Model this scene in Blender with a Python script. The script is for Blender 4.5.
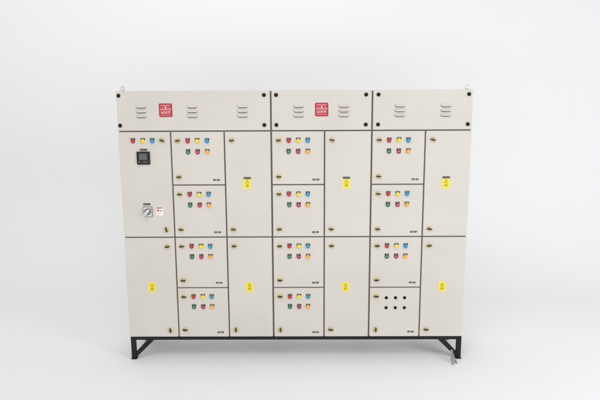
import bpy, bmesh, math, random
from mathutils import Vector, Matrix
random.seed(4)
for o in list(bpy.data.objects):
    bpy.data.objects.remove(o)
S = bpy.context.scene
C = S.collection

# ---------------------------------------------------------------- camera
cd = bpy.data.cameras.new('camera')
cam = bpy.data.objects.new('camera', cd)
C.objects.link(cam)
cd.sensor_width = 36.0
cd.lens = 36.0 * 520 / 600
cd.clip_end = 100
cam.location = (0.0696, -4.3376, 2.1143)
cam.rotation_euler = (1.41424, 0.00442, 0.00552)
S.camera = cam

# ---------------------------------------------------------------- light
w = bpy.data.worlds.new('World')
S.world = w
w.use_nodes = True
bgn = w.node_tree.nodes['Background']
bgn.inputs[0].default_value = (0.99, 0.99, 1.0, 1)
bgn.inputs[1].default_value = 0.75

def area(name, loc, target, sx, sy, power, col):
    l = bpy.data.lights.new(name, 'AREA')
    l.shape = 'RECTANGLE'
    l.size = sx
    l.size_y = sy
    l.energy = power
    l.color = col
    o = bpy.data.objects.new(name, l)
    C.objects.link(o)
    o.location = loc
    o.rotation_euler = (Vector(target) - Vector(loc)).to_track_quat('-Z', 'Y').to_euler()
    return o

area('key_softbox', (-0.6, -3.6, 5.6), (0, 0.3, 0.9), 3.2, 1.4, 78, (1.0, 0.965, 0.91))
area('side_softbox', (5.2, -4.2, 2.6), (0.8, 0.4, 1.1), 2.0, 2.6, 150, (0.93, 0.97, 1.0))
area('low_added_fill', (-0.8, -6.2, 0.8), (-0.4, 0.4, 0.1), 6.0, 1.4, 90, (1.0, 1.0, 1.0))  # added fill, reaches under the panel to lighten its floor shadow
area('backdrop_added_fill', (-2.8, 1.6, 5.0), (-3.2, 3.2, 0.8), 8.0, 0.8, 20, (1.0, 1.0, 1.0))  # added fill that brightens and evens out the backdrop

S.view_settings.view_transform = 'Standard'
S.view_settings.look = 'None'
S.view_settings.exposure = -0.10
S.view_settings.gamma = 1
S.view_settings.use_curve_mapping = False

# ---------------------------------------------------------------- materials
def mat(name, col, rough=0.5, metal=0.0, spec=0.5, coat=0.0, var=0.0, vscale=6.0, bump=0.0, bscale=300.0, rvar=0.0, trans=0.0):
    m = bpy.data.materials.new(name)
    m.use_nodes = True
    nt = m.node_tree
    b = nt.nodes['Principled BSDF']
    b.inputs['Base Color'].default_value = (*col, 1)
    b.inputs['Roughness'].default_value = rough
    b.inputs['Metallic'].default_value = metal
    b.inputs['Specular IOR Level'].default_value = spec
    b.inputs['Coat Weight'].default_value = coat
    b.inputs['Transmission Weight'].default_value = trans
    tc = nt.nodes.new('ShaderNodeTexCoord')
    geo = nt.nodes.new('ShaderNodeNewGeometry')
    if var > 0:
        n = nt.nodes.new('ShaderNodeTexNoise')
        n.inputs['Scale'].default_value = vscale
        n.inputs['Detail'].default_value = 5
        nt.links.new(geo.outputs['Position'], n.inputs['Vector'])
        r = nt.nodes.new('ShaderNodeMapRange')
        r.inputs['From Min'].default_value = 0.3
        r.inputs['From Max'].default_value = 0.7
        r.inputs['To Min'].default_value = 1 - var
        r.inputs['To Max'].default_value = 1 + var
        nt.links.new(n.outputs['Fac'], r.inputs['Value'])
        mx = nt.nodes.new('ShaderNodeVectorMath')
        mx.operation = 'SCALE'
        mx.inputs[0].default_value = col
        nt.links.new(r.outputs['Result'], mx.inputs['Scale'])
        nt.links.new(mx.outputs['Vector'], b.inputs['Base Color'])
    if rvar > 0:
        n3 = nt.nodes.new('ShaderNodeTexNoise')
        n3.inputs['Scale'].default_value = 9
        n3.inputs['Detail'].default_value = 6
        nt.links.new(geo.outputs['Position'], n3.inputs['Vector'])
        r3 = nt.nodes.new('ShaderNodeMapRange')
        r3.inputs['From Min'].default_value = 0.3
        r3.inputs['From Max'].default_value = 0.7
        r3.inputs['To Min'].default_value = rough - rvar
        r3.inputs['To Max'].default_value = rough + rvar
        nt.links.new(n3.outputs['Fac'], r3.inputs['Value'])
        nt.links.new(r3.outputs['Result'], b.inputs['Roughness'])
    if bump > 0:
        n2 = nt.nodes.new('ShaderNodeTexNoise')
        n2.inputs['Scale'].default_value = bscale
        n2.inputs['Detail'].default_value = 2
        nt.links.new(geo.outputs['Position'], n2.inputs['Vector'])
        bp = nt.nodes.new('ShaderNodeBump')
        bp.inputs['Strength'].default_value = bump
        bp.inputs['Distance'].default_value = 0.002
        nt.links.new(n2.outputs['Fac'], bp.inputs['Height'])
        if rvar > 0:            # slight waviness of the sheet steel
            n4 = nt.nodes.new('ShaderNodeTexNoise')
            n4.inputs['Scale'].default_value = 3.2
            n4.inputs['Detail'].default_value = 1
            nt.links.new(geo.outputs['Position'], n4.inputs['Vector'])
            b4 = nt.nodes.new('ShaderNodeBump')
            b4.inputs['Strength'].default_value = 0.8
            b4.inputs['Distance'].default_value = 0.02
            nt.links.new(n4.outputs['Fac'], b4.inputs['Height'])
            nt.links.new(bp.outputs['Normal'], b4.inputs['Normal'])
            nt.links.new(b4.outputs['Normal'], b.inputs['Normal'])
        else:
            nt.links.new(bp.outputs['Normal'], b.inputs['Normal'])
    return m

M = {
    'paint': mat('siemens_grey_powder_coat', (0.556, 0.524, 0.477), 0.45, var=0.03, vscale=2.2, bump=0.10, bscale=420, rvar=0.06),
    'side': mat('cabinet_side_powder_coat', (0.62, 0.575, 0.51), 0.45, var=0.02, vscale=2, bump=0.1, bscale=420),
    'seal': mat('rubber_seal', (0.13, 0.118, 0.108), 0.8),
    'black': mat('black_painted_steel', (0.010, 0.010, 0.010), 0.6, spec=0.25, var=0.35, vscale=30, bump=0.25, bscale=160),
    'screw': mat('black_screw_head', (0.006, 0.006, 0.006), 0.45, spec=0.25),
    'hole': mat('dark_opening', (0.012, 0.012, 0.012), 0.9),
    'slot': mat('vent_slot_shade', (0.11, 0.10, 0.09), 0.9),  # dark colour stands in for the shade below the louvre hoods
    'zinc': mat('yellow_zinc_plate', (0.62, 0.52, 0.26), 0.32, metal=0.75, var=0.1, vscale=60),
    'wing': mat('bronze_black_wing', (0.035, 0.028, 0.016), 0.35, metal=0.4),
    'steel': mat('galvanised_steel', (0.62, 0.61, 0.60), 0.35, metal=0.8, var=0.1, vscale=50),
    'silver': mat('silver_handle_paint', (0.50, 0.50, 0.50), 0.30, metal=0.55),
    'dgrey': mat('grey_plastic', (0.16, 0.16, 0.165), 0.4),
    'bplas': mat('black_plastic', (0.009, 0.009, 0.009), 0.4, spec=0.3),
    'lcd': mat('lcd_glass', (0.055, 0.065, 0.062), 0.25, coat=0.0, var=0.06, vscale=40),
    'lred': mat('red_lens', (0.43, 0.004, 0.020), 0.2, coat=0.5),
    'lyel': mat('yellow_lens', (0.80, 0.60, 0.012), 0.2, coat=0.5),
    'lblu': mat('blue_lens', (0.003, 0.25, 0.44), 0.22, coat=0.5),
    'lgrn': mat('green_button', (0.008, 0.13, 0.055), 0.3, coat=0.4),
    'lmar': mat('crimson_button', (0.34, 0.006, 0.028), 0.3, coat=0.4),
    'lamb': mat('amber_lens', (0.78, 0.37, 0.03), 0.22, coat=0.5),
    'white': mat('white_print', (0.78, 0.77, 0.75), 0.5),
    'pink': mat('faded_red_print', (0.66, 0.26, 0.28), 0.5),
    'red': mat('red_plate', (0.40, 0.014, 0.032), 0.4, var=0.08, vscale=50),
    'rim': mat('dark_red_print', (0.16, 0.006, 0.012), 0.5),
    'yellow': mat('yellow_plate', (0.78, 0.64, 0.035), 0.4),
    'olive': mat('dark_ink_on_yellow', (0.20, 0.15, 0.01), 0.5),
    'fibre': mat('grey_cord_fibre', (0.33, 0.31, 0.30), 0.9, var=0.25, vscale=90),
    'back': mat('backdrop_paper', (0.86, 0.86, 0.87), 0.85, var=0.006, vscale=1.2),
}

# ---------------------------------------------------------------- helpers
class MB:
    """collects shapes with materials into one mesh"""
    def __init__(self):
        self.bm = bmesh.new()
        self.mats = []
    def mi(self, m):
        if m not in self.mats:
            self.mats.append(m)
        return self.mats.index(m)
    def _take(self, tmp, m, smooth=False):
        i = self.mi(m)
        mp = {}
        for v in tmp.verts:
            mp[v] = self.bm.verts.new(v.co)
        for f in tmp.faces:
            nf = self.bm.faces.new([mp[v] for v in f.verts])
            nf.material_index = i
            nf.smooth = smooth
        tmp.free()
        return self
    def box(self, x0, x1, y0, y1, z0, z1, m, bev=0.0, seg=2, M4=None):
        t = bmesh.new()
        bmesh.ops.create_cube(t, size=1)
        for v in t.verts:
            v.co = Vector(((x0+x1)/2 + v.co.x*(x1-x0), (y0+y1)/2 + v.co.y*(y1-y0), (z0+z1)/2 + v.co.z*(z1-z0)))
        if bev:
            bmesh.ops.bevel(t, geom=list(t.edges), offset=bev, segments=seg, affect='EDGES', profile=0.5)
        if M4 is not None:
            bmesh.ops.transform(t, matrix=M4, verts=t.verts)
        return self._take(t, m, False)
    def lathe(self, prof, m, c=(0, 0, 0), n=24, smooth=True):
        """profile [(r, y)] revolved about the Y axis; -y faces the viewer"""
        t = bmesh.new()
        rings = []
        for r, y in prof:
            if r < 1e-6:
                rings.append([t.verts.new((c[0], c[1]+y, c[2]))])
            else:
                rings.append([t.verts.new((c[0]+r*math.cos(2*math.pi*k/n), c[1]+y, c[2]+r*math.sin(2*math.pi*k/n))) for k in range(n)])
        for a, b in zip(rings, rings[1:]):
            for k in range(n):
                k2 = (k+1) % n
                if len(a) == 1 and len(b) == 1:
                    continue
                if len(a) == 1:
                    t.faces.new([a[0], b[k], b[k2]])
                elif len(b) == 1:
                    t.faces.new([a[k2], a[k], b[0]])
                else:
                    t.faces.new([a[k2], a[k], b[k], b[k2]])
        bmesh.ops.recalc_face_normals(t, faces=t.faces)
        return self._take(t, m, smooth)
    def prism(self, pts, y0, y1, m, M4=None, bev=0.0):
        """closed outline of (x, z) points extruded from y0 (front) to y1"""
        t = bmesh.new()
        f = [t.verts.new((x, y0, z)) for x, z in pts]
        b = [t.verts.new((x, y1, z)) for x, z in pts]
        n = len(pts)
        ff = t.faces.new(f)
        t.faces.new(b[::-1])
        for k in range(n):
            t.faces.new([f[k], f[(k+1) % n], b[(k+1) % n], b[k]])
        if bev:
            bmesh.ops.bevel(t, geom=list(ff.edges), offset=bev, segments=2, affect='EDGES', profile=0.5)
        bmesh.ops.recalc_face_normals(t, faces=t.faces)
        if M4 is not None:
            bmesh.ops.transform(t, matrix=M4, verts=t.verts)
        return self._take(t, m, False)
    def tube(self, pts, r, m, n=8, r1=None):
        t = bmesh.new()
        rings = []
        P = [Vector(p) for p in pts]
        for i, p in enumerate(P):
            d = (P[min(i+1, len(P)-1)] - P[max(i-1, 0)]).normalized()
            a = d.orthogonal().normalized()
            if abs(d.x) < 0.9:
                a = d.cross(Vector((1, 0, 0))).normalized()
            b = d.cross(a)
            rr = r if r1 is None else r + (r1-r)*i/(len(P)-1)
            rings.append([t.verts.new(p + rr*(a*math.cos(2*math.pi*k/n) + b*math.sin(2*math.pi*k/n))) for k in range(n)])
        for a, b in zip(rings, rings[1:]):
            for k in range(n):
                t.faces.new([a[k], a[(k+1) % n], b[(k+1) % n], b[k]])
        t.faces.new(rings[0][::-1])
        t.faces.new(rings[-1])
        bmesh.ops.recalc_face_normals(t, faces=t.faces)
        return self._take(t, m, True)
    def torus(self, c, R, r, m, n=32, k=10, squash=1.0):
        t = bmesh.new()
        g = [[t.verts.new((c[0] + (R + r*math.cos(2*math.pi*j/k))*math.cos(2*math.pi*i/n),
                           c[1] + r*math.sin(2*math.pi*j/k),
                           c[2] + squash*(R + r*math.cos(2*math.pi*j/k))*math.sin(2*math.pi*i/n))) for j in range(k)] for i in range(n)]
        for i in range(n):
            for j in range(k):
                t.faces.new([g[i][j], g[(i+1) % n][j], g[(i+1) % n][(j+1) % k], g[i][(j+1) % k]])
        bmesh.ops.recalc_face_normals(t, faces=t.faces)
        return self._take(t, m, True)
    def mesh(self, name):
        me = bpy.data.meshes.new(name)
        self.bm.to_mesh(me)
        self.bm.free()
        for k in self.mats:
            me.materials.append(M[k])
        return me

def put(name, me, parent=None, loc=(0, 0, 0), rot=0.0, label=None):
    o = bpy.data.objects.new(name, me)
    C.objects.link(o)
    if parent is not None:
        o.parent = parent
    o.location = loc
    if rot:
        o.rotation_euler = (0, rot, 0)
    if label:
        o['label'] = label
    return o

def rrect(w, h, r, n=5):
    pts = []
    for cx, cz, a0 in ((w/2-r, h/2-r, 0), (-w/2+r, h/2-r, 90), (-w/2+r, -h/2+r, 180), (w/2-r, -h/2+r, 270)):
        for k in range(n+1):
            a = math.radians(a0 + 90*k/n)
            pts.append((cx + r*math.cos(a), cz + r*math.sin(a)))
    return pts

# ---------------------------------------------------------------- backdrop: floor sweeping up into a wall, one sheet
bm = bmesh.new()
prof = [(-9.0, 0.0), (1.6, 0.0)]
R = 1.6
for k in range(1, 17):
    a = math.pi/2*k/16
    prof.append((1.6 + R*math.sin(a), R - R*math.cos(a)))
prof.append((3.2, 6.0))
rows = [[bm.verts.new((x, y, z)) for x in (-7.5, 7.5)] for y, z in prof]
for a, b in zip(rows, rows[1:]):
    f = bm.faces.new([a[0], a[1], b[1], b[0]])
    f.smooth = True
me = bpy.data.meshes.new('backdrop')
bm.to_mesh(me)
bm.free()
me.materials.append(M['back'])
bd = put('backdrop', me)
bd['kind'] = 'structure'

# ---------------------------------------------------------------- the panel board
XS = [-1.4625, -1.0292, -0.584, -0.1942, 0.2484, 0.6401, 1.0831, 1.4625]     # joints between the columns
ZT = [2.338, 2.010, 1.560, 1.110, 0.660, 0.210]                            # top, then the rows of doors
DEPTH = 0.45
cab = bpy.data.objects.new('control_panel', None)
C.objects.link(cab)
cab.location = (0, 0, 0)
cab['label'] = 'wide pale grey steel motor control panel with many doors and lamps on black base frame'
cab['category'] = 'electrical panel'

# enclosure behind the doors, in three joined sections
e = MB()
for a, b in ((0, 3), (3, 5), (5, 7)):
    e.box(XS[a]+0.001, XS[b]-0.001, 0.024, DEPTH, ZT[5], ZT[0]-0.001, 'side', bev=0.003)
put('enclosure', e.mesh('enclosure'), cab)
# rubber seal strips visible in the gaps
s = MB()
for j in (1, 2, 3, 4, 5, 6):
    top = ZT[0]-0.004 if j in (3, 5) else ZT[1]
    s.box(XS[j]-0.012, XS[j]+0.012, 0.014, 0.0235, ZT[5]+0.004, top, 'seal')
for j in range(7):
    zz = [ZT[1], ZT[3]]
    if j in (1, 3, 5):
        zz += [ZT[2], ZT[4]]
    x0 = XS[j] + (0.012 if j else 0.003)
    x1 = XS[j+1] - (0.012 if j < 6 else 0.003)
    for z in zz:
        s.box(x0, x1, 0.0145, 0.0235, z-0.011, z+0.011 if z != ZT[1] or j not in () else z, 'seal')
put('door_seal', s.mesh('door_seal'), cab)

GX = {0: 0.0, 1: 0.0055, 2: 0.0055, 3: 0.007, 4: 0.0055, 5: 0.0065, 6: 0.0055, 7: 0.0}
GZ = {0: 0.0, 1: 0.0050, 2: 0.0045, 3: 0.0050, 4: 0.0045, 5: 0.0015}

def panel_mesh(name, x0, x1, z0, z1, holes=()):
    """sheet steel door with rolled edges, origin at its top left joint; holes: (x, z, r)"""
    p = MB()
    if not holes:
        p.box(x0, x1, 0, 0.020, z0, z1, 'paint', bev=0.0045, seg=3)
        return p.mesh(name)
    p.box(x0, x1, 0, 0.020, z0, z1, 'paint', bev=0.0045, seg=3)
    o = bpy.data.objects.new('door', p.mesh(name))
    C.objects.link(o)
    cut = MB()
    for hx, hz, r in holes:
        cut.lathe([(0, -0.01), (r, -0.01), (r, 0.03), (0, 0.03)], 'hole', c=(hx, 0, hz), n=28, smooth=False)
    co = bpy.data.objects.new('cutter', cut.mesh('cutter'))
    C.objects.link(co)
    md = o.modifiers.new('b', 'BOOLEAN')
    md.operation = 'DIFFERENCE'
    md.solver = 'EXACT'
    md.object = co
    dg = bpy.context.evaluated_depsgraph_get()
    dg.update()
    me = bpy.data.meshes.new_from_object(o.evaluated_get(dg))
    bpy.data.objects.remove(o)
    bpy.data.objects.remove(co)
    return me

# --- shared small meshes (origin on the door face, -y towards the viewer)
def lock_mesh():
    b = MB()
    b.lathe([(0.0220, 0.0), (0.0220, -0.002), (0.0195, -0.004), (0.0150, -0.0045), (0.0145, -0.003), (0.0135, -0.003),
             (0.0125, -0.0075), (0.011, -0.009), (0, -0.009)], 'zinc', n=28)
    pts = [(-0.022, -0.003), (-0.0215, 0.003), (-0.009, 0.0065), (0, 0.0075), (0.009, 0.0065), (0.0215, 0.003), (0.022, -0.003), (0.009, -0.0062), (-0.009, -0.0062)]
    b.prism(pts, -0.020, -0.0085, 'wing', bev=0.0018)
    b.lathe([(0.0062, -0.020), (0.0058, -0.0225), (0, -0.0235)], 'wing', n=16)
    return b.mesh('lock')
LOCK = lock_mesh()

def lamp_mesh(lens):
    b = MB()
    b.prism([(x, z+0.0160) for x, z in rrect(0.037, 0.019, 0.002, 3)], -0.0022, 0.0, 'bplas', bev=0.0005)
    for k in range(4):       # the tiny engraved legend
        b.box(-0.0115+k*0.006, -0.0085+k*0.006, -0.0026, -0.0020, 0.0175, 0.0200, 'white')
    b.lathe([(0.0180, 0.0), (0.0180, -0.0042), (0.0168, -0.0055), (0.0155, -0.0055), (0.0152, -0.0035)], lens, n=28)
    b.lathe([(0.0153, -0.0035), (0.0153, -0.0105), (0.0140, -0.0140), (0.0105, -0.0168), (0.0055, -0.0180), (0, -0.0184)], lens, n=28)
    return b.mesh('indicator_lamp')
def button_mesh(cap):
    b = MB()
    b.prism([(x, z+0.0160) for x, z in rrect(0.036, 0.018, 0.002, 3)], -0.0022, 0.0, 'bplas', bev=0.0005)
    for k in range(3):
        b.box(-0.0085+k*0.006, -0.0055+k*0.006, -0.0026, -0.0020, 0.0175, 0.0200, 'white')
    b.lathe([(0.0180, 0.0), (0.0180, -0.0070), (0.0168, -0.0085), (0.0140, -0.0085), (0.0136, -0.0040)], cap, n=28)
    b.lathe([(0.0130, -0.0040), (0.0130, -0.0070), (0.0122, -0.0080), (0.006, -0.0074), (0, -0.0072)], cap, n=28)
    b.box(-0.0045, 0.0045, -0.0086, -0.0070, -0.0016, 0.0016, 'white', bev=0.0004, seg=1)
    return b.mesh('push_button')
LAMP = {k: lamp_mesh(m) for k, m in (('red', 'lred'), ('yellow', 'lyel'), ('blue', 'lblu'), ('amber', 'lamb'))}
BUTTON = {k: button_mesh(m) for k, m in (('green', 'lgrn'), ('crimson', 'lmar'))}

def name_mesh():
    b = MB()
    # black engraved tag: two dark blocks of characters with a pale dash between
    b.prism(rrect(0.056, 0.0140, 0.002, 3), -0.0016, 0, 'bplas', bev=0.0004)
    b.box(-0.0035, 0.0035, -0.0021, -0.0012, -0.0060, -0.0018, 'white')
    b.box(-0.0035, 0.0035, -0.0021, -0.0012, 0.0020, 0.0060, 'white')
    for x in (-0.019, -0.0115, 0.0095, 0.0170):
        b.box(x-0.0010, x+0.0010, -0.0020, -0.0012, -0.0025, 0.0025, 'white')
    return b.mesh('nameplate')
NAME = name_mesh()
def head_mesh(wd=0.060):
    b = MB()
    b.prism(rrect(wd, 0.0165, 0.002, 3), -0.0018, 0, 'bplas', bev=0.0004)
    n = 6
    for k in range(n):
        x = -wd*0.38 + wd*0.76*k/(n-1)
        b.box(x-0.0010, x+0.0008, -0.0023, -0.0014, -0.0026, 0.0026, 'white')
        if k % 2:
            b.box(x+0.0008, x+0.0026, -0.0022, -0.0014, -0.0026, -0.0016, 'white')
    return b.mesh('nameplate')
HEAD = head_mesh()

def danger_mesh(upper):
    b = MB()
    if upper:
        b.prism(rrect(0.064, 0.084, 0.012, 5), -0.0016, 0, 'yellow', bev=0.0005)
    else:
        b.prism([(0.033*math.copysign(abs(math.cos(a))**0.72, math.cos(a)), 0.046*math.copysign(abs(math.sin(a))**0.72, math.sin(a)))
                 for a in [2*math.pi*k/40 for k in range(40)]], -0.0016, 0, 'yellow', bev=0.0005)
    # warning triangle: three bars and a lightning bolt
    T = [(0, 0.036), (-0.020, 0.004), (0.020, 0.004)]
    t2 = [(0, 0.0295), (-0.0145, 0.0072), (0.0145, 0.0072)]
    for k in range(3):
        a, c = T[k], T[(k+1) % 3]
        d, f = t2[k], t2[(k+1) % 3]
        b.prism([a, c, f, d], -0.0022, -0.0010, 'olive')
    b.prism([(0.001, 0.0255), (-0.0045, 0.016), (0.0, 0.0165), (-0.0015, 0.009), (0.005, 0.0185), (0.0008, 0.018)], -0.0022, -0.0010, 'olive')
    # lettering rows
    for (z, h, ws) in ((-0.0075, 0.0042, (5, 5, 5, 5)), (-0.0185, 0.0050, (7, 7, 3, 7)), (-0.0280, 0.0020, (3, 3, 3, 3, 3))):
        tot = sum(ws)/1000.0 + 0.0018*(len(ws)-1)
        x = -tot/2
        for v in ws:
            b.box(x, x+v/1000.0, -0.0021, -0.0010, z-h, z+h*0.6, 'olive')
            x += v/1000.0 + 0.0018
    return b.mesh('warning_label')
DANGER = {True: danger_mesh(True), False: danger_mesh(False)}

def at(j, k, dx, dz):
    return (XS[j]+dx, 0.0, ZT[k]-dz)

def door(j, k0, k1, label=None, holes=()):
    x0, x1 = XS[j]+GX[j], XS[j+1]-GX[j+1]
    z1, z0 = ZT[k0]-GZ[k0], ZT[k1]+GZ[k1]
    d = put('door', panel_mesh('door', x0, x1, z0, z1, holes), cab, label=label)
    return d

def lock(parent, x, z, deg=0.0):
    put('lock', LOCK, parent, (x, 0, z), math.radians(deg + random.uniform(-3, 3)))

R_ = random.uniform
# --- incoming feeder column
d = door(0, 1, 3, 'tall door with the meter and the rotary switch')
for dx, c in ((0.119, 'red'), (0.201, 'yellow'), (0.280, 'blue')):
    put('indicator_lamp', LAMP[c], d, at(0, 1, dx, 0.081), label=c + ' indicator lamp')
lock(d, XS[0]+0.362, ZT[1]-0.076, 22)
lock(d, XS[0]+0.366, ZT[1]-0.832, 82)
mx, mz = XS[0]+0.201, ZT[1]-0.221
b = MB()
b.box(-0.055, 0.055, -0.016, 0, -0.054, 0.054, 'bplas', bev=0.005)
b.box(-0.046, 0.046, -0.0185, -0.0155, -0.046, 0.046, 'bplas', bev=0.002)
b.box(-0.031, 0.031, -0.0195, -0.018, -0.012, 0.036, 'dgrey', bev=0.0008)
b.box(-0.028, 0.028, -0.0202, -0.0190, -0.009, 0.033, 'lcd')
for r in range(3):
    for q in range(4):
        b.box(-0.021+q*0.0105, -0.0135+q*0.0105, -0.0206, -0.0200, 0.0215-r*0.0125, 0.0235-r*0.0125, 'bplas')
for q in range(4):
    if q == 1:
        continue
    b.lathe([(0.0062, -0.018), (0.0062, -0.0215), (0.0045, -0.0228), (0, -0.0232)], 'dgrey', c=(-0.033+q*0.0205, 0, -0.031), n=14)
put('meter', b.mesh('meter'), d, (mx, 0, mz))
put('nameplate', HEAD, d, (mx+0.002, 0, ZT[1]-0.152))
# rotary switch with grey square plate
hx, hz = XS[0]+0.214, ZT[1]-0.676
b = MB()
b.box(-0.040, 0.040, -0.007, 0, -0.044, 0.044, 'dgrey', bev=0.004)
b.box(-0.0345, 0.0345, -0.0085, -0.006, -0.0385, 0.0385, 'silver', bev=0.001)
for a in range(0, 360, 90):
    q = math.radians(a+45)
    b.lathe([(0.0035, -0.0083), (0.003, -0.0100), (0, -0.0102)], 'dgrey', c=(0.041*math.cos(q)*0.95, 0, 0.045*math.sin(q)*0.95), n=12)
b.lathe([(0.030, -0.008), (0.030, -0.014), (0.027, -0.020), (0.018, -0.022), (0, -0.022)], 'dgrey', n=32)
# its tapered turning grip
Mg = Matrix.Rotation(math.radians(-48), 4, 'Y')
b.prism([(-0.047, -0.009), (-0.050, 0.0), (-0.047, 0.009), (-0.020, 0.0135), (0.012, 0.0125), (0.030, 0.0085), (0.033, 0.0), (0.030, -0.0085), (0.012, -0.0125), (-0.020, -0.0135)],
        -0.050, -0.020, 'silver', M4=Mg, bev=0.004)
b.prism([(-0.040, -0.0018), (-0.040, 0.0018), (0.004, 0.0018), (0.004, -0.0018)], -0.0512, -0.0495, 'dgrey', M4=Mg)
put('rotary_switch', b.mesh('rotary_switch'), d, (hx, 0, hz), label='silver rotary switch with a square plate')
put('nameplate', HEAD, d, (XS[0]+0.208, 0, ZT[1]-0.612))
b = MB()                      # red and white sticker beside the switch
b.prism(rrect(0.056, 0.074, 0.004, 3), -0.0012, 0, 'white')
b.box(-0.024, 0.024, -0.0017, -0.0008, 0.0235, 0.0335, 'red')
b.lathe([(0.0095, -0.0008), (0.0095, -0.0017), (0, -0.0017)], 'red', c=(-0.012, 0, 0.007), n=20, smooth=False)
b.prism([(0.001, 0.007), (0.023, 0.009), (0.023, 0.005), (0.008, -0.001), (0.010, -0.008), (0.004, -0.006)], -0.0017, -0.0008, 'red')
for q in range(3):
    b.box(-0.022, 0.016-q*0.006, -0.0016, -0.0008, -0.0175-q*0.006, -0.0155-q*0.006, 'pink')
put('sticker', b.mesh('sticker'), d, (XS[0]+0.312, 0, ZT[1]-0.673), label='small white sticker with red print')

d = door(0, 3, 5)
lock(d, XS[0]+0.367, ZT[3]-0.081, -8)
lock(d, XS[0]+0.362, ZT[3]-0.836, 90)
put('warning_label', DANGER[False], d, at(0, 3, 0.218, 0.443), 0.03)

# --- feeder columns with four square doors each
DX = (0.142, 0.222, 0.301)
for col, j in enumerate((1, 3, 5)):
    for r in range(4):
        k = r + 1
        blank = (col == 2 and r == 3)
        holes = [(XS[j]+dx+0.007, ZT[k]-dz-0.008, 0.0128) for dx in DX for dz in (0.086, 0.177)] if blank else ()
        d = door(j, k, k+1, 'bottom door with six open round holes and no lamps' if blank else None, holes)
        off = 0.003 if col else 0.0
        lock(d, XS[j]+0.058+off, ZT[k]-0.079, -4 if r % 2 == 0 else 2)
        lock(d, XS[j]+0.058+off, ZT[k]-0.382, 90 if (r == 3 and col) else 0)
        put('nameplate', NAME, d, at(j, k, 0.3690+R_(-.002, .002), 0.406+R_(-.002, .002)), R_(-.03, .03))
        if blank:
            g = MB()
            rr = holes[0][2]
            g.lathe([(rr-0.0006, 0.004), (rr-0.0006, -0.0015), (rr+0.0025, -0.0015), (rr+0.0030, 0.0)], 'dgrey', n=28)
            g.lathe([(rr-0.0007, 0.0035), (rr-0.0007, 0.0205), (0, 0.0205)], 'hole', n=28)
            gm = g.mesh('grommet')
            for hx_, hz_, rr in holes:
                put('grommet', gm, d, (hx_, 0, hz_))
            continue
        for dx, c in zip(DX, ('red', 'yellow', 'blue')):
            put('indicator_lamp', LAMP[c], d, at(j, k, dx+off+R_(-.0012, .0012), 0.083+R_(-.001, .001)), R_(-.05, .05), c + ' indicator lamp')
        for dx, c in zip(DX[:2], ('green', 'crimson')):
            put('push_button', BUTTON[c], d, at(j, k, dx+off+R_(-.0012, .0012), 0.174), R_(-.05, .05), c + ' push button')
        put('indicator_lamp', LAMP['amber'], d, at(j, k, DX[2]+off, 0.174), R_(-.05, .05), 'amber indicator lamp')

# --- cable alley columns with two tall doors each
for col, j in enumerate((2, 4, 6)):
    for k0, k1 in ((1, 3), (3, 5)):
        d = door(j, k0, k1)
        lock(d, XS[j]+0.062, ZT[k0]-0.078, (-6, 8, 14)[col] if k0 == 1 else -5)
        lock(d, XS[j]+0.059, ZT[k0]-0.832, 88 if (col == 0 and k0 == 3) else 6)
        if k0 == 1:
            put('warning_label', DANGER[True], d, at(j, k0, 0.184, 0.441), R_(-.03, .03))
            put('nameplate', HEAD, d, (XS[j]+0.185, -0.0018, ZT[k0]-0.393))
        else:
            put('warning_label', DANGER[False], d, at(j, k0, 0.186, 0.443), R_(-.05, .05))

# --- top covers with louvres, screws and red plates
def louvre_mesh():
    b = MB()
    W, H, D = 0.088, 0.027, 0.0130
    for q in (-1, 0, 1):
        zc = -q*0.0385
        t = bmesh.new()
        nu, nv = 20, 8
        def hgt(u, v):
            e_ = min(u, 1-u)*W/0.018
            e_ = 1 if e_ > 1 else math.sqrt(max(0, 1-(1-e_)**2))
            return D*e_*math.sin(v*math.pi/2)**1.3
        g = []
        for a in range(nu+1):
            u = a/nu
            g.append([t.verts.new((-W/2+W*u, -hgt(u, c/nv)+0.0002, zc+H/2-H*c/nv*(0.55+0.45*min(1, hgt(u, 1)/D)) )) for c in range(nv+1)])
        for a in range(nu):
            for c in range(nv):
                t.faces.new([g[a][c], g[a][c+1], g[a+1][c+1], g[a+1][c]])
        b._take(t, 'paint', True)
        t = bmesh.new()                 # slot under the hood: a closed face, its shade painted dark
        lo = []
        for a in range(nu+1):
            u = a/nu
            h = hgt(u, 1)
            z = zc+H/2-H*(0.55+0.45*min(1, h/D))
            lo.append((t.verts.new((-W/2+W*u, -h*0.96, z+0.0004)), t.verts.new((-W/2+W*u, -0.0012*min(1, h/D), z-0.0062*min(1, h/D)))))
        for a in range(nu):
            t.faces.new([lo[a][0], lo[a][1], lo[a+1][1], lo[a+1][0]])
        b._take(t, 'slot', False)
    return b.mesh('louvre_vent')
LOUV = louvre_mesh()

def screw_mesh():
    b = MB()
    b.lathe([(0.0165, 0.0), (0.0165, -0.0016), (0.0135, -0.0024), (0.0130, -0.0070), (0.0110, -0.0098), (0.0060, -0.0108), (0.0050, -0.0080), (0, -0.0080)], 'screw', n=24)
    return b.mesh('screw')
SCREW = screw_mesh()

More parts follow.
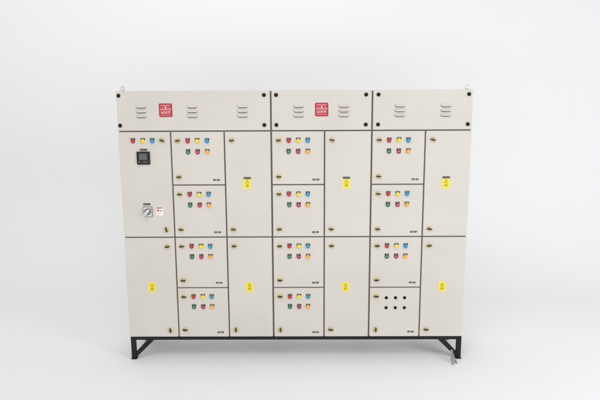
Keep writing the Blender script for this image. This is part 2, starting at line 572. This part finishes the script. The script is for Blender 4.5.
def plate_mesh():
    b = MB()
    b.prism(rrect(0.109, 0.110, 0.009, 5), -0.0020, 0, 'red', bev=0.0005)
    for q in (-1, 1):
        b.box(q*0.0500-0.0010, q*0.0500+0.0010, -0.0026, -0.0014, -0.0440, 0.0440, 'rim')
        b.box(-0.0440, 0.0440, -0.0026, -0.0014, q*0.0500-0.0010, q*0.0500+0.0010, 'rim')
    # heading band of small pale strokes
    for q in range(9):
        x = -0.036+q*0.009
        b.box(x-0.0036, x+0.0032, -0.0026, -0.0014, 0.0340, 0.0440, 'pink')
    # emblem row: pale T-shaped mark between two groups of strokes
    b.box(-0.0042, 0.0042, -0.0027, -0.0014, 0.0105, 0.0275, 'white')
    b.box(-0.0105, 0.0105, -0.0026, -0.0014, 0.0235, 0.0285, 'pink')
    for sgn in (-1, 1):
        for q in range(3):
            x = sgn*(0.0185+q*0.0098)
            b.box(x-0.0030, x+0.0030, -0.0025, -0.0014, 0.0130, 0.0215, 'pink')
    b.box(-0.0480, 0.0480, -0.0027, -0.0014, 0.0030, 0.0062, 'white')
    # lower field: three large pale block shapes
    for q in (-1, 0, 1):
        x = q*0.0275
        b.box(x-0.0115, x-0.0065, -0.0026, -0.0014, -0.0290, -0.0045, 'pink')
        b.box(x+0.0055, x+0.0105, -0.0026, -0.0014, -0.0290, -0.0045, 'pink')
        b.box(x-0.0064, x+0.0054, -0.0025, -0.0014, -0.0190 + q*0.003, -0.0140 + q*0.003, 'white')
        b.box(x-0.0064, x+0.0054, -0.0025, -0.0014, -0.0290, -0.0255, 'pink')
    for q in range(12):
        x = -0.0400+q*0.00725
        b.box(x-0.0024, x+0.0024, -0.0024, -0.0014, -0.0430, -0.0375, 'pink')
    return b.mesh('badge')
BADGE = plate_mesh()

for a, c, lv, lg, sc in (
        (0, 3, (-1.262, -0.841, -0.427), -1.060, (-1.443, -0.249)),
        (3, 5, (0.035, 0.406), 0.224, (-0.1495, 0.588)),
        (5, 7, (0.867, 1.244), None, (0.689, 1.428))):
    x0, x1 = XS[a]+GX[a], XS[c]-GX[c]
    t = put('top_cover', panel_mesh('top_cover', x0, x1, ZT[1]+GZ[1], ZT[0]), cab)
    for x in lv:
        put('louvre_vent', LOUV, t, (x, 0, 2.178))
    if lg is not None:
        put('badge', BADGE, t, (lg, 0, 2.182), label='square red badge with pale print')
    for x in sc:
        for z in (2.301, 2.058):
            put('screw', SCREW, t, (x, 0, z), R_(0, 3))

# --- lifting eyes on the roof
def eye_mesh():
    b = MB()
    b.box(-0.016, 0.016, -0.016, 0.016, 0, 0.006, 'steel', bev=0.002)
    b.torus((0, 0, 0.023), 0.0145, 0.0045, 'steel')
    return b.mesh('lifting_eye')
EYE = eye_mesh()
for x in (-1.415, 1.418):
    put('lifting_eye', EYE, cab, (x, 0.03, ZT[0]-0.001))

# --- black base frame: rails, four legs with braces
bf = MB()
zt, zb = ZT[5]-0.0005, 0.180
X0, X1 = XS[0]+0.002, XS[7]-0.002
bf.box(X0, X1, 0.004, 0.044, zb, zt, 'black', bev=0.002)
bf.box(X0, X1, DEPTH-0.044, DEPTH-0.004, zb, zt, 'black', bev=0.002)
for x in (X0, XS[3]-0.02, XS[5]-0.02, X1-0.04):
    bf.box(x, x+0.04, 0.0445, DEPTH-0.0445, zb+0.001, zt-0.001, 'black', bev=0.002)
base = put('base_frame', bf.mesh('base_frame'), cab)
def leg_mesh():
    b = MB()
    b.box(-0.019, 0.019, 0, 0.038, 0.006, zb-0.0005, 'black', bev=0.002)
    b.box(-0.024, 0.024, -0.006, 0.044, 0.0, 0.0055, 'black', bev=0.001)
    return b.mesh('leg')
LEG = leg_mesh()
def brace_mesh(s):
    b = MB()
    b.prism([(s*0.0195, 0.012), (s*0.0195, 0.062), (s*0.128, zb-0.0006), (s*0.188, zb-0.0006)], 0.003, 0.034, 'black', bev=0.001)
    return b.mesh('brace')
BR = {1: brace_mesh(1), -1: brace_mesh(-1)}
for x, s_ in ((X0+0.0195, 1), (X1-0.0195, -1)):
    for y in (0.005, DEPTH-0.043):
        put('leg', LEG, base, (x, y, 0))
        put('brace', BR[s_], base, (x, y, 0))

# ---------------------------------------------------------------- frayed cord end by the right foot
b = MB()
random.seed(11)
top = Vector((1.372, -0.012, 0.078))
for q in range(9):
    side = -1 if q % 2 else 1
    ex = 1.372 + (0.026 if side > 0 else -0.012) + random.uniform(-0.010, 0.010)
    ey = -0.100 + random.uniform(-0.035, 0.03)
    pts = []
    for i in range(9):
        t = i/8
        z = top.z*(1-t)**1.5 + 0.0035
        x = top.x + (ex-top.x)*t + 0.006*math.sin(t*5+q)
        y = top.y + (ey-top.y)*t**1.1
        pts.append((x, y, z))
    b.tube(pts, 0.0036, 'fibre', n=6, r1=0.0022)
b.torus((1.372, -0.010, 0.080), 0.0085, 0.0045, 'fibre', n=16, k=8)
co = put('cord', b.mesh('cord'))
co['label'] = 'short frayed grey cord end beside the right foot of the black base frame'
co['category'] = 'cord'
